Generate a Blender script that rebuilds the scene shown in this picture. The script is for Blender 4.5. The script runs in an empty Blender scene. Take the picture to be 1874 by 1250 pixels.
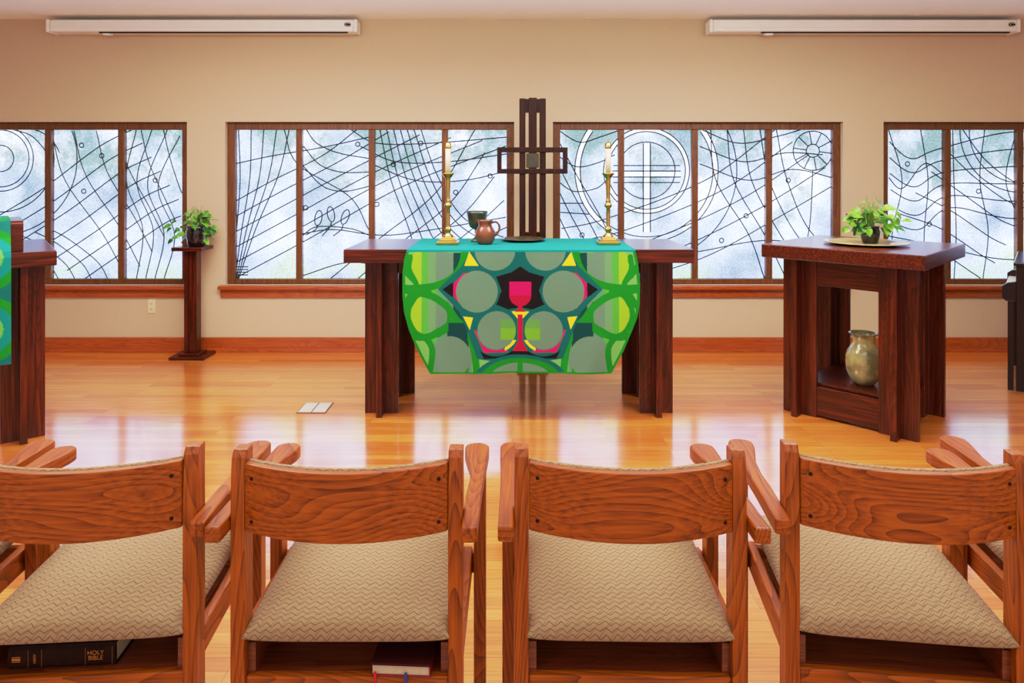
import bpy, bmesh, math, random
import numpy as np
from mathutils import Vector, Matrix
random.seed(7)
F=1250.0; CH=1.45; HY=320.0; CX=937.0
def P(px,py,D): return Vector(((px-CX)*D/F, D, CH-(py-HY)*D/F))
def PX(px,D): return (px-CX)*D/F
def PZ(py,D): return CH-(py-HY)*D/F
def lin(c):
    r=[]
    for v in c[:3]:
        v=v/255.0
        r.append(v/12.92 if v<=0.04045 else ((v+0.055)/1.055)**2.4)
    return tuple(r)+(1.0,)
scene=bpy.context.scene
COL=scene.collection

# ---------------------------------------------------------------- materials
def newmat(name):
    m=bpy.data.materials.new(name); m.use_nodes=True
    nt=m.node_tree; nt.nodes.clear()
    out=nt.nodes.new('ShaderNodeOutputMaterial'); b=nt.nodes.new('ShaderNodeBsdfPrincipled')
    nt.links.new(b.outputs[0],out.inputs[0])
    return m,nt,b
def coords(nt,scale=(1,1,1),rnd=True):
    tc=nt.nodes.new('ShaderNodeTexCoord'); mp=nt.nodes.new('ShaderNodeMapping')
    mp.inputs['Scale'].default_value=scale
    nt.links.new(tc.outputs['Object'],mp.inputs['Vector'])
    if rnd:
        oi=nt.nodes.new('ShaderNodeObjectInfo'); mu=nt.nodes.new('ShaderNodeMath'); mu.operation='MULTIPLY'
        mu.inputs[1].default_value=23.0
        nt.links.new(oi.outputs['Random'],mu.inputs[0]); nt.links.new(mu.outputs[0],mp.inputs['Location'])
    return mp.outputs[0]
def ramp(nt,src,stops):
    r=nt.nodes.new('ShaderNodeValToRGB'); cr=r.color_ramp
    while len(cr.elements)<len(stops): cr.elements.new(0.5)
    for e,(p,c) in zip(cr.elements,stops): e.position=p; e.color=c
    nt.links.new(src,r.inputs[0]); return r.outputs[0]
def bump(nt,b,src,strength=0.1,dist=0.002):
    bp=nt.nodes.new('ShaderNodeBump'); bp.inputs['Strength'].default_value=strength; bp.inputs['Distance'].default_value=dist
    nt.links.new(src,bp.inputs['Height']); nt.links.new(bp.outputs[0],b.inputs['Normal'])
def plain(name,c,rough=0.5,metal=0.0,var=0.12,nscale=12,coat=0.0,bmp=0.0,spec=0.5):
    m,nt,b=newmat(name)
    v=coords(nt); n=nt.nodes.new('ShaderNodeTexNoise'); n.inputs['Scale'].default_value=nscale; n.inputs['Detail'].default_value=4
    nt.links.new(v,n.inputs['Vector'])
    L=lin(c); lo=tuple(x*(1-var) for x in L[:3])+(1,); hi=tuple(min(1,x*(1+var)) for x in L[:3])+(1,)
    nt.links.new(ramp(nt,n.outputs[0],[(0.35,lo),(0.65,hi)]),b.inputs['Base Color'])
    b.inputs['Roughness'].default_value=rough; b.inputs['Metallic'].default_value=metal
    b.inputs['Coat Weight'].default_value=coat; b.inputs['Specular IOR Level'].default_value=spec
    if bmp: bump(nt,b,n.outputs[0],bmp,0.003)
    return m
def wood(name,dark,mid,light,axis='x',rough=0.3,ring=0.45,coat=0.25,fine=60,wscale=1.0,freq=26,spec=0.5):
    m,nt,b=newmat(name)
    ax={'x':0,'y':1,'z':2}[axis]
    s=[6.0*wscale]*3; s[ax]=0.8*wscale
    v=coords(nt,tuple(s))
    w=nt.nodes.new('ShaderNodeTexNoise'); w.inputs['Scale'].default_value=1.2; w.inputs['Detail'].default_value=0.6; w.inputs['Distortion'].default_value=0.25
    nt.links.new(v,w.inputs['Vector'])
    mu=nt.nodes.new('ShaderNodeMath'); mu.operation='MULTIPLY'; mu.inputs[1].default_value=freq
    nt.links.new(w.outputs[0],mu.inputs[0])
    fr=nt.nodes.new('ShaderNodeMath'); fr.operation='FRACT'
    nt.links.new(mu.outputs[0],fr.inputs[0])
    pw=nt.nodes.new('ShaderNodeMath'); pw.operation='POWER'; pw.inputs[1].default_value=0.4
    nt.links.new(fr.outputs[0],pw.inputs[0])
    s2=[float(fine)*3]*3; s2[ax]=fine*0.10
    v2=coords(nt,tuple(s2)); n2=nt.nodes.new('ShaderNodeTexNoise'); n2.inputs['Scale'].default_value=1.0; n2.inputs['Detail'].default_value=3
    nt.links.new(v2,n2.inputs['Vector'])
    mx=nt.nodes.new('ShaderNodeMix'); mx.data_type='FLOAT'; mx.inputs[0].default_value=1-ring
    nt.links.new(pw.outputs[0],mx.inputs[2]); nt.links.new(n2.outputs[0],mx.inputs[3])
    c=ramp(nt,mx.outputs[0],[(0.25,lin(dark)),(0.5,lin(mid)),(0.75,lin(light))])
    nt.links.new(c,b.inputs['Base Color'])
    b.inputs['Roughness'].default_value=rough; b.inputs['Coat Weight'].default_value=coat; b.inputs['Coat Roughness'].default_value=0.15
    b.inputs['Specular IOR Level'].default_value=spec
    bump(nt,b,n2.outputs[0],0.12,0.001)
    return m
OAKd,OAKm,OAKl=(78,28,2),(138,65,8),(174,90,16)
oak={a:wood('oak_'+a,OAKd,OAKm,OAKl,a,0.4,ring=.36,wscale=w,coat=.06,spec=.3,freq=30) for a,w in (('x',1.0),('y',1),('z',1))}
CHd,CHm,CHl=(28,6,1),(66,19,5),(108,38,13)
cherry={a:wood('cherry_'+a,CHd,CHm,CHl,a,0.28,ring=.2,coat=0.10,fine=30,spec=.35) for a in 'xyz'}
crosswood=wood('cross_dark_wood',(16,5,2),(40,13,6),(68,26,12),'z',0.4,ring=.2,coat=0,fine=30,spec=.25)
framewood={a:wood('frame_wood_'+a,(60,32,12),(102,58,24),(130,80,36),a,0.4,ring=.25,coat=.1) for a in 'xz'}
trimwood=wood('trim_wood',(122,46,12),(160,72,24),(186,94,38),'x',0.3,ring=.25)
brass=plain('brass',(196,158,88),0.24,1.0,0.05)
wax=plain('wax',(240,222,184),0.5,0,0.03)
blackglaze=plain('black_glaze',(25,22,25),0.12,0,0.3,coat=0.8)
leafmat=plain('leaf_green',(96,156,34),0.4,0,0.5,25,coat=0.2)
leafdark=plain('leaf_dark_green',(46,108,24),0.4,0,0.5,25,coat=0.2)
stemmat=plain('stem_green',(110,150,60),0.5)
whitecase=plain('white_enamel',(246,242,240),0.35,0,0.02)
blackmat=plain('black_slot',(15,15,15),0.6)
ivory=plain('ivory_plastic',(232,216,180),0.4,0,0.02)
ceramic_br=plain('brown_stoneware',(110,56,32),0.3,0,0.35,14,coat=0.4)
ceramic_gr=plain('green_brown_stoneware',(56,62,46),0.3,0,0.5,10,coat=0.4)
platedark=plain('dark_stoneware',(62,52,34),0.3,0,0.3,14,coat=0.3)
platelight=plain('celadon_stoneware',(168,154,104),0.35,0,0.18,14,coat=0.3)
pitchmat=plain('celadon_pitcher_glaze',(152,146,100),0.2,0,0.45,12,coat=0.7)
pianomat=plain('black_lacquer',(30,14,16),0.25,0,0.15,coat=0.1,spec=.3)
bolt=plain('dark_bronze',(48,28,20),0.4,0.8)
tilemat=plain('greenish_stone_tile',(60,54,38),0.5,0,0.2,30)
def wallmat(name,c):
    return plain(name,c,0.85,0,0.03,90,bmp=0.05)
wall_m=wallmat('beige_wall_paint',(203,182,156))
ceil_m=wallmat('ceiling_paint',(252,248,243))

def floormat():
    m,nt,b=newmat('oak_strip_floor')
    v=coords(nt,(1,1,1),False)
    br=nt.nodes.new('ShaderNodeTexBrick'); br.offset=0.37; br.offset_frequency=3; br.squash=1
    for k,val in (('Scale',1.0),('Mortar Size',0.0009),('Mortar Smooth',0.3),('Bias',0.0),('Brick Width',0.83),('Row Height',0.057)):
        br.inputs[k].default_value=val
    br.inputs['Color1'].default_value=lin((232,150,64)); br.inputs['Color2'].default_value=lin((206,112,38)); br.inputs['Mortar'].default_value=lin((120,58,22))
    nt.links.new(v,br.inputs['Vector'])
    v2=coords(nt,(5,110,1),False); n=nt.nodes.new('ShaderNodeTexNoise'); n.inputs['Scale'].default_value=1; n.inputs['Detail'].default_value=5; n.inputs['Distortion'].default_value=0.5
    nt.links.new(v2,n.inputs['Vector'])
    g=ramp(nt,n.outputs[0],[(0.3,(0.70,0.64,0.56,1)),(0.65,(1.1,1.08,1.05,1))])
    mx=nt.nodes.new('ShaderNodeMix'); mx.data_type='RGBA'; mx.blend_type='MULTIPLY'; mx.inputs[0].default_value=0.9
    nt.links.new(br.outputs[0],mx.inputs[6]); nt.links.new(g,mx.inputs[7])
    nt.links.new(mx.outputs[2],b.inputs['Base Color'])
    b.inputs['Roughness'].default_value=0.35
    b.inputs['Coat Weight'].default_value=1.0; b.inputs['Coat Roughness'].default_value=0.13; b.inputs['Coat IOR'].default_value=3.2
    v3=coords(nt,(3,9,1),False); n3=nt.nodes.new('ShaderNodeTexNoise'); n3.inputs['Scale'].default_value=1.5; nt.links.new(v3,n3.inputs['Vector'])
    bp=nt.nodes.new('ShaderNodeBump'); bp.inputs['Strength'].default_value=0.12; bp.inputs['Distance'].default_value=0.004
    nt.links.new(n3.outputs[0],bp.inputs['Height']); nt.links.new(bp.outputs[0],b.inputs['Coat Normal'])
    return m
floor_m=floormat()

def fabricmat():
    m,nt,b=newmat('zigzag_upholstery')
    tc=nt.nodes.new('ShaderNodeTexCoord'); sp=nt.nodes.new('ShaderNodeSeparateXYZ')
    nz=nt.nodes.new('ShaderNodeTexNoise'); nz.inputs['Scale'].default_value=30; nz.inputs['Detail'].default_value=1
    nt.links.new(tc.outputs['Object'],nz.inputs['Vector'])
    sc=nt.nodes.new('ShaderNodeVectorMath'); sc.operation='SCALE'; sc.inputs['Scale'].default_value=0.010
    nt.links.new(nz.outputs['Color'],sc.inputs[0])
    ad=nt.nodes.new('ShaderNodeVectorMath'); ad.operation='ADD'
    nt.links.new(tc.outputs['Object'],ad.inputs[0]); nt.links.new(sc.outputs[0],ad.inputs[1]); nt.links.new(ad.outputs[0],sp.inputs[0])
    def M(op,a,bb=None):
        n=nt.nodes.new('ShaderNodeMath'); n.operation=op
        for i,q in enumerate((a,bb)):
            if q is None: continue
            if isinstance(q,(int,float)): n.inputs[i].default_value=q
            else: nt.links.new(q,n.inputs[i])
        return n.outputs[0]
    yy=M('ADD',sp.outputs[1],sp.outputs[2])
    zig=M('PINGPONG',sp.outputs[0],0.012)
    t=M('ADD',yy,M('MULTIPLY',zig,0.9))
    line=M('MULTIPLY',M('PINGPONG',t,0.0078),128.0)
    link=M('MULTIPLY',M('PINGPONG',M('SUBTRACT',sp.outputs[0],M('MULTIPLY',yy,0.8)),0.012),83.0)
    dark=M('MINIMUM',line,M('ADD',M('MULTIPLY',link,1.2),0.08))
    h=M('MULTIPLY',M('PINGPONG',M('ADD',sp.outputs[0],M('MULTIPLY',yy,0.5)),0.0016),625.0)
    val=M('ADD',M('MULTIPLY',M('MINIMUM',dark,0.26),2.65),M('MULTIPLY',h,0.28))
    c=ramp(nt,val,[(0.15,lin((78,54,32))),(0.48,lin((132,106,76))),(0.95,lin((162,136,104)))])
    nt.links.new(c,b.inputs['Base Color']); b.inputs['Roughness'].default_value=0.8
    b.inputs['Sheen Weight'].default_value=0.1
    bump(nt,b,val,0.3,0.001)
    return m
fabric=fabricmat()

def glassmat():
    m,nt,b=newmat('textured_glowing_glass')
    v=coords(nt,(1,1,1),False)
    nz=nt.nodes.new('ShaderNodeTexNoise'); nz.inputs['Scale'].default_value=34; nz.inputs['Detail'].default_value=3
    nt.links.new(v,nz.inputs['Vector'])
    sc=nt.nodes.new('ShaderNodeVectorMath'); sc.operation='SCALE'; sc.inputs['Scale'].default_value=0.10
    nt.links.new(nz.outputs['Color'],sc.inputs[0])
    ad=nt.nodes.new('ShaderNodeVectorMath'); ad.operation='ADD'; nt.links.new(v,ad.inputs[0]); nt.links.new(sc.outputs[0],ad.inputs[1])
    n1=nt.nodes.new('ShaderNodeTexNoise'); n1.inputs['Scale'].default_value=1.9; n1.inputs['Detail'].default_value=4; n1.inputs['Roughness'].default_value=0.55
    nt.links.new(ad.outputs[0],n1.inputs['Vector'])
    sky=ramp(nt,n1.outputs[0],[(0.32,lin((78,94,128))),(0.44,lin((108,128,168))),(0.55,lin((142,162,200))),(0.70,lin((200,212,240)))])
    n2=nt.nodes.new('ShaderNodeTexNoise'); n2.inputs['Scale'].default_value=2.4; n2.inputs['Detail'].default_value=6; n2.inputs['Roughness'].default_value=.7
    mp=nt.nodes.new('ShaderNodeMapping'); mp.inputs['Location'].default_value=(7,3,2); nt.links.new(ad.outputs[0],mp.inputs[0]); nt.links.new(mp.outputs[0],n2.inputs['Vector'])
    sp=nt.nodes.new('ShaderNodeSeparateXYZ'); nt.links.new(v,sp.inputs[0])
    mr=nt.nodes.new('ShaderNodeMapRange'); mr.inputs[1].default_value=1.1; mr.inputs[2].default_value=1.85; mr.inputs[3].default_value=-0.06; mr.inputs[4].default_value=0.12
    nt.links.new(sp.outputs[2],mr.inputs[0])
    sm=nt.nodes.new('ShaderNodeMath'); sm.operation='ADD'; nt.links.new(n2.outputs[0],sm.inputs[0]); nt.links.new(mr.outputs[0],sm.inputs[1])
    f=ramp(nt,sm.outputs[0],[(0.5,(0,0,0,1)),(0.64,(0.85,0.85,0.85,1))])
    mx=nt.nodes.new('ShaderNodeMix'); mx.data_type='RGBA'; nt.links.new(f,mx.inputs[0]); nt.links.new(sky,mx.inputs[6]); mx.inputs[7].default_value=lin((58,80,72))
    mr2=nt.nodes.new('ShaderNodeMapRange'); mr2.inputs[1].default_value=1.05; mr2.inputs[2].default_value=0.65; mr2.inputs[3].default_value=-0.2; mr2.inputs[4].default_value=0.07
    nt.links.new(sp.outputs[2],mr2.inputs[0])
    sm2=nt.nodes.new('ShaderNodeMath'); sm2.operation='ADD'; nt.links.new(n1.outputs[0],sm2.inputs[0]); nt.links.new(mr2.outputs[0],sm2.inputs[1])
    f2=ramp(nt,sm2.outputs[0],[(0.5,(0,0,0,1)),(0.64,(0.75,0.75,0.75,1))])
    mg=nt.nodes.new('ShaderNodeMix'); mg.data_type='RGBA'; nt.links.new(f2,mg.inputs[0]); nt.links.new(mx.outputs[2],mg.inputs[6]); mg.inputs[7].default_value=lin((100,134,84))
    n3=nt.nodes.new('ShaderNodeTexNoise'); n3.inputs['Scale'].default_value=70; n3.inputs['Detail'].default_value=2; nt.links.new(v,n3.inputs['Vector'])
    g=ramp(nt,n3.outputs[0],[(0.35,(0.66,0.68,0.74,1)),(0.65,(1.2,1.2,1.16,1))])
    m2=nt.nodes.new('ShaderNodeMix'); m2.data_type='RGBA'; m2.blend_type='MULTIPLY'; m2.inputs[0].default_value=1
    nt.links.new(mg.outputs[2],m2.inputs[6]); nt.links.new(g,m2.inputs[7])
    b.inputs['Base Color'].default_value=(0.02,0.02,0.02,1); b.inputs['Roughness'].default_value=0.2
    nt.links.new(m2.outputs[2],b.inputs['Emission Color']); b.inputs['Emission Strength'].default_value=5.6  # outdoor daylight and blurred garden are put into the pane's own glow
    return m
glass_m=glassmat()
def emis(name,c,s,rough=0.3):
    m,nt,b=newmat(name); v=coords(nt,(1,1,1),False); n=nt.nodes.new('ShaderNodeTexNoise'); n.inputs['Scale'].default_value=30
    nt.links.new(v,n.inputs['Vector']); L=lin(c)
    nt.links.new(ramp(nt,n.outputs[0],[(0.3,tuple(x*.6 for x in L[:3])+(1,)),(0.7,L)]),b.inputs['Emission Color'])
    b.inputs['Emission Strength'].default_value=s; b.inputs['Base Color'].default_value=(0.02,)*3+(1,)
    return m
clear_m=emis('glowing_bevelled_glass',(200,212,232),4.6)  # bright glow in the material stands for daylight through the bevelled bands
lead_m=plain('lead_came',(52,55,64),0.5,0.2)

# ---------------------------------------------------------------- mesh helpers
def finish(name,me,mat,parent=None,loc=(0,0,0),smooth=False,bevel=0,seg=2,rot=None):
    o=bpy.data.objects.new(name,me); COL.objects.link(o)
    if mat is not None:
        for mm in (mat if isinstance(mat,(list,tuple)) else [mat]): me.materials.append(mm)
    if smooth:
        for p in me.polygons: p.use_smooth=True
    if bevel:
        md=o.modifiers.new('bevel','BEVEL'); md.width=bevel; md.segments=seg; md.limit_method='ANGLE'; md.angle_limit=math.radians(40)
    o.location=loc
    if rot: o.rotation_euler=rot
    if parent: o.parent=parent
    return o
def frombm(name,bm,mat,**k):
    bmesh.ops.recalc_face_normals(bm,faces=bm.faces)
    me=bpy.data.meshes.new(name); bm.to_mesh(me); bm.free(); return finish(name,me,mat,**k)
def addbox(bm,x0,x1,y0,y1,z0,z1,M=None,mi=0):
    vs=[bm.verts.new((x,y,z)) for z in (z0,z1) for y in (y0,y1) for x in (x0,x1)]
    if M is not None:
        for v in vs: v.co=M@v.co
    for f in ((0,2,3,1),(4,5,7,6),(0,1,5,4),(2,6,7,3),(0,4,6,2),(1,3,7,5)):
        fc=bm.faces.new([vs[i] for i in f]); fc.material_index=mi
def boxes(name,lst,mat,**k):
    bm=bmesh.new()
    for b in lst: addbox(bm,*b)
    return frombm(name,bm,mat,**k)
def each(name,lst,mat,**k):
    return [boxes(name,[b],mat,**k) for b in lst]
def lathe_bm(bm,prof,seg=32,c=(0,0,0)):
    rings=[]
    for r,z in prof:
        if r<1e-5: rings.append([bm.verts.new((c[0],c[1],c[2]+z))])
        else: rings.append([bm.verts.new((c[0]+r*math.cos(2*math.pi*i/seg),c[1]+r*math.sin(2*math.pi*i/seg),c[2]+z)) for i in range(seg)])
    for a,b in zip(rings,rings[1:]):
        for i in range(seg):
            j=(i+1)%seg
            if len(a)==1 and len(b)==1: continue
            if len(a)==1: bm.faces.new((a[0],b[i],b[j]))
            elif len(b)==1: bm.faces.new((a[i],a[j],b[0]))
            else: bm.faces.new((a[i],a[j],b[j],b[i]))
def lathe(name,prof,mat,seg=32,**k):
    bm=bmesh.new(); lathe_bm(bm,prof,seg); k.setdefault('smooth',True); return frombm(name,bm,mat,**k)
def tube_bm(bm,pts,rad,seg=8):
    pts=[Vector(p) for p in pts]; rings=[]
    for i,p in enumerate(pts):
        t=(pts[min(i+1,len(pts)-1)]-pts[max(i-1,0)]).normalized()
        up=Vector((0,0,1)) if abs(t.z)<0.9 else Vector((0,1,0))
        a=t.cross(up).normalized(); b=t.cross(a)
        r=rad[i] if isinstance(rad,(list,tuple)) else rad
        rings.append([bm.verts.new(p+r*(math.cos(2*math.pi*k/seg)*a+math.sin(2*math.pi*k/seg)*b)) for k in range(seg)])
    for A,B in zip(rings,rings[1:]):
        for i in range(seg):
            j=(i+1)%seg; bm.faces.new((A[i],A[j],B[j],B[i]))
    bm.faces.new(rings[0]); bm.faces.new(list(reversed(rings[-1])))
def prism(name,outline,z0,z1,mat,zf=None,**k):
    bm=bmesh.new()
    lo=[bm.verts.new((x,y,z0+(zf(x,y) if zf else 0))) for x,y in outline]; hi=[bm.verts.new((x,y,z1+(zf(x,y) if zf else 0))) for x,y in outline]
    bm.faces.new(lo); bm.faces.new(hi); n=len(lo)
    for i in range(n): bm.faces.new((lo[i],lo[(i+1)%n],hi[(i+1)%n],hi[i]))
    return frombm(name,bm,mat,**k)
def tag(o,label,cat,group=None):
    o['label']=label; o['category']=cat
    if group: o['group']=group
    return o
def thing(name,label,cat,loc=(0,0,0),rz=0,group=None):
    e=bpy.data.objects.new(name,None); e.empty_display_size=0.1; COL.objects.link(e)
    e.location=loc; e.rotation_euler=(0,0,rz); return tag(e,label,cat,group)
def struct(o): o['kind']='structure'; return o
def catmull(pts,n=14):
    P_=[Vector(p) for p in pts]; out=[]
    P_=[2*P_[0]-P_[1]]+P_+[2*P_[-1]-P_[-2]]
    for i in range(1,len(P_)-2):
        a,b,c,d=P_[i-1:i+3]
        for j in range(n):
            t=j/n; out.append(0.5*((2*b)+(c-a)*t+(2*a-5*b+4*c-d)*t*t+(3*b-a-3*c+d)*t**3))
    out.append(P_[-2]); return out

# ---------------------------------------------------------------- room
WY=5.61; H=2.73; XL,XR=-6.0,5.6; YB=-1.2
struct(boxes('floor',[(XL-.2,XR+.2,YB,WY+.2,-.1,0)],floor_m))
struct(boxes('ceiling',[(XL-.2,XR+.2,YB,WY+.2,H,H+.1)],ceil_m))
zt,zb=PZ(223,WY),PZ(522,WY)
wins=[(-187,342,[-46,87,221]),(412,941,[547,680,814]),(1012,1543,[1137,1272,1408]),(1617,2146,[1735,1868,2001])]
wl=[(XL-.2,XR+.2,WY,WY+.2,0,zb),(XL-.2,XR+.2,WY,WY+.2,zt,H)]
edges=[XL-.2]+[PX(v,WY) for w in wins for v in w[:2]]+[XR+.2]
for i in range(0,len(edges),2): wl.append((edges[i],edges[i+1],WY,WY+.2,zb,zt))
struct(boxes('wall_back',wl,wall_m))
struct(boxes('wall_left',[(XL-.2,XL,YB,WY,0,H)],wall_m))
struct(boxes('wall_right',[(XR,XR+.2,YB,WY,0,H)],wall_m))
struct(boxes('baseboard_back',[(XL,XR,WY-.018,WY,0,.117),(XL,XR,WY-.03,WY-.018,0,.03)],trimwood,bevel=.004))
struct(boxes('baseboard_left',[(XL,XL+.018,YB,WY-.03,0,.117)],trimwood,bevel=.004))
struct(boxes('baseboard_right',[(XR-.018,XR,YB,WY-.03,0,.117)],trimwood,bevel=.004))
for i,w in enumerate(wins):
    a,b=PX(w[0],WY),PX(w[1],WY)
    struct(boxes('trim_%d'%(i+1),[(a-.04,b+.04,WY-.055,WY,zb-.03,zb),(a-.03,b+.03,WY-.022,WY,zb-.095,zb-.03)],trimwood,bevel=.004))

# leaded lines, drawn in the plane of the glass
GD=5.70
def arc(cx,cy,r,a0=0,a1=360,n=60,ry=None):
    ry=ry or r
    return [(cx+r*math.cos(math.radians(a0+(a1-a0)*i/n)),cy+ry*math.sin(math.radians(a0+(a1-a0)*i/n))) for i in range(n+1)]
def sp(*pts): return [(v.x,v.y) for v in catmull([(p[0],p[1],0) for p in pts],10)]
def fam(A,B,n,ease=1.0):
    out=[]
    for i in range(n):
        t=(i/(n-1))**ease; out.append(sp(*[(a[0]+(b[0]-a[0])*t,a[1]+(b[1]-a[1])*t) for a,b in zip(A,B)]))
    return out
def leaf2(x,y,L,w,ang):
    out=[]; a=math.radians(ang)
    for i in range(25):
        t=2*math.pi*i/24; lx=L/2*math.cos(t); ly=w/2*math.sin(t)
        out.append((x+lx*math.cos(a)-ly*math.sin(a),y+lx*math.sin(a)+ly*math.cos(a)))
    return out
L1=[];L2=[];L3=[];L4=[]
for r in (24,52,60,98,140): L1.append(arc(2,290,r,0,360))
L1+=fam([(95,240),(120,330),(190,430),(235,514)],[(300,238),(312,290),(330,345),(345,380)],6)
L1+=fam([(-10,400),(80,345),(180,270),(245,236)],[(150,514),(225,462),(300,410),(345,390)],7)
L1+=fam([(95,420),(130,440),(180,480),(200,514)],[(-20,440),(20,455),(60,485),(80,514)],5)
L1+=fam([(-100,236),(-60,330),(-90,430),(-40,514)],[(-20,400),(0,440),(10,480),(40,514)],5)
L1+=fam([(250,238),(232,330),(262,420),(250,514)],[(335,238),(290,340),(320,430),(300,514)],4)
L1+=fam([(20,236),(60,250),(92,290),(98,330)],[(60,236),(80,244),(100,262),(110,280)],2)
for x,y in ((154,350),(187,285),(150,266),(285,330)): L1.append(arc(x,y,4,n=12))
L2+=fam([(437,236),(440,330),(433,430),(429,514)],[(530,236),(510,320),(468,420),(436,514)],5)
L2+=fam([(425,372),(500,330),(590,285),(655,236)],[(425,512),(560,440),(740,340),(940,262)],6)
L2+=fam([(695,236),(716,330),(752,430),(768,514)],[(770,236),(800,320),(850,400),(935,440)],7)
L2+=fam([(600,514),(690,440),(800,350),(870,236)],[(800,514),(850,470),(900,430),(940,410)],5)
L2+=fam([(640,236),(690,262),(790,262),(940,250)],[(680,300),(760,330),(850,330),(940,310)],3)
L2+=fam([(560,236),(580,262),(620,280),(675,290)],[(552,300),(590,340),(630,350),(680,340)],3)
L2+=[sp((430,300),(500,285),(590,270),(680,250)),sp((552,428),(610,420),(690,430),(760,425),(935,396)),sp((552,433),(580,415),(640,418),(675,430)),sp((552,505),(640,480),(740,490),(935,470)),sp((520,236),(545,300),(640,360),(675,420))]
for ly in (488,493,498,503): L2.append([(430,ly),(455,ly)])
for x,y,a in ((583,399,100),(606,392,80),(632,397,110)): L2.append(leaf2(x,y,28,13,a))
L2+= [sp((560,430),(578,420),(581,413)),sp((590,432),(604,415),(607,406)),sp((610,432),(625,420),(628,411))]
for x,y in ((655,264),(720,301),(690,374),(770,262),(834,352),(897,322),(560,380)): L2.append(arc(x,y,4,n=12))
for r in (78.5,71,131,121.5,52): L3.append(arc(1183,312,r))
L3.append(arc(1183,312,165,-60,80))
L3+= [arc(1487,276,12,n=20),arc(1487,276,36,n=30)]
for k in range(10):
    a=math.radians(k*360/10+8); L3.append([(1487+12*math.cos(a),276+12*math.sin(a)),(1487+36*math.cos(a),276+36*math.sin(a))])
L3+=fam([(1018,420),(1110,400),(1290,330),(1420,236)],[(1150,514),(1290,470),(1420,400),(1540,330)],5)
L3+=fam([(1018,250),(1055,320),(1110,420),(1140,514)],[(1018,430),(1030,460),(1045,490),(1060,514)],5)
L3+=fam([(1300,236),(1310,330),(1370,430),(1400,514)],[(1420,236),(1440,330),(1480,420),(1540,470)],5)
L3+=fam([(1280,236),(1350,262),(1420,250),(1470,236)],[(1280,300),(1370,330),(1450,310),(1540,330)],3)
L3+=fam([(1018,236),(1060,260),(1100,250),(1140,236)],[(1018,330),(1050,350),(1090,345),(1110,330)],3)
L3+= [sp((1160,444),(1163,470),(1160,514)),sp((1205,444),(1203,470),(1206,514)),sp((1487,312),(1480,420),(1455,514)),sp((1020,480),(1150,455),(1260,462),(1400,440),(1535,455))]
L3+= [[(1018,372),(1068,372)],[(1018,388),(1078,392)]]
L3+= [[(1177,262),(1177,425)],[(1190,262),(1190,425)],[(1120,313),(1246,313)],[(1120,324),(1246,324)],[(1122,334),(1244,334)],[(1122,303),(1244,303)]]
for x,y in ((1320,440),(1365,395),(1442,330),(1065,430)): L3.append(arc(x,y,4,n=12))
L4+=fam([(1617,250),(1665,290),(1720,272),(1874,240),(2100,260)],[(1617,400),(1680,420),(1740,380),(1874,400),(2100,360)],6)
L4+=fam([(1625,236),(1650,330),(1632,430),(1640,514)],[(1860,236),(1840,330),(1866,420),(1850,514)],5)
L4+=fam([(1617,430),(1700,450),(1780,500),(1800,514)],[(1760,236),(1800,290),(1850,330),(1900,350)],6)
L4+= [sp((1620,318),(1650,345),(1690,300),(1725,318)),sp((1620,470),(1720,455),(1870,475),(2140,440)),arc(1868,240,95,60,200),arc(1868,240,112,60,200)]
for x,y in ((1660,300),(1700,410),(1790,350)): L4.append(arc(x,y,4,n=12))
def ribbons(name,lines,x0,x1,y0,y1,w,parent,mat=None,Y=GD-.006):
    bm=bmesh.new()
    for ln in lines:
        pts=[]
        for a,b in zip(ln,ln[1:]):
            n=max(1,int(math.hypot(b[0]-a[0],b[1]-a[1])/7))
            for i in range(n): pts.append((a[0]+(b[0]-a[0])*i/n,a[1]+(b[1]-a[1])*i/n))
        pts.append(ln[-1])
        run=[]
        def flush(run):
            if len(run)<2: return
            W=[Vector((PX(x,GD),0,PZ(y,GD))) for x,y in run]
            prev=None
            for i,p in enumerate(W):
                t=(W[min(i+1,len(W)-1)]-W[max(i-1,0)])
                if t.length<1e-6: continue
                t.normalize(); n=Vector((-t.z,0,t.x))*w/2
                q=(bm.verts.new((p.x+n.x,Y,p.z+n.z)),bm.verts.new((p.x-n.x,Y,p.z-n.z)),bm.verts.new((p.x,Y-w*.35,p.z)))
                if prev:
                    bm.faces.new((prev[0],q[0],q[2],prev[2])); bm.faces.new((prev[2],q[2],q[1],prev[1]))
                prev=q
        for x,y in pts:
            if x0<=x<=x1 and y0<=y<=y1: run.append((x,y))
            else: flush(run); run=[]
        flush(run)
    return frombm(name,bm,mat or lead_m,parent=parent)
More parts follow.
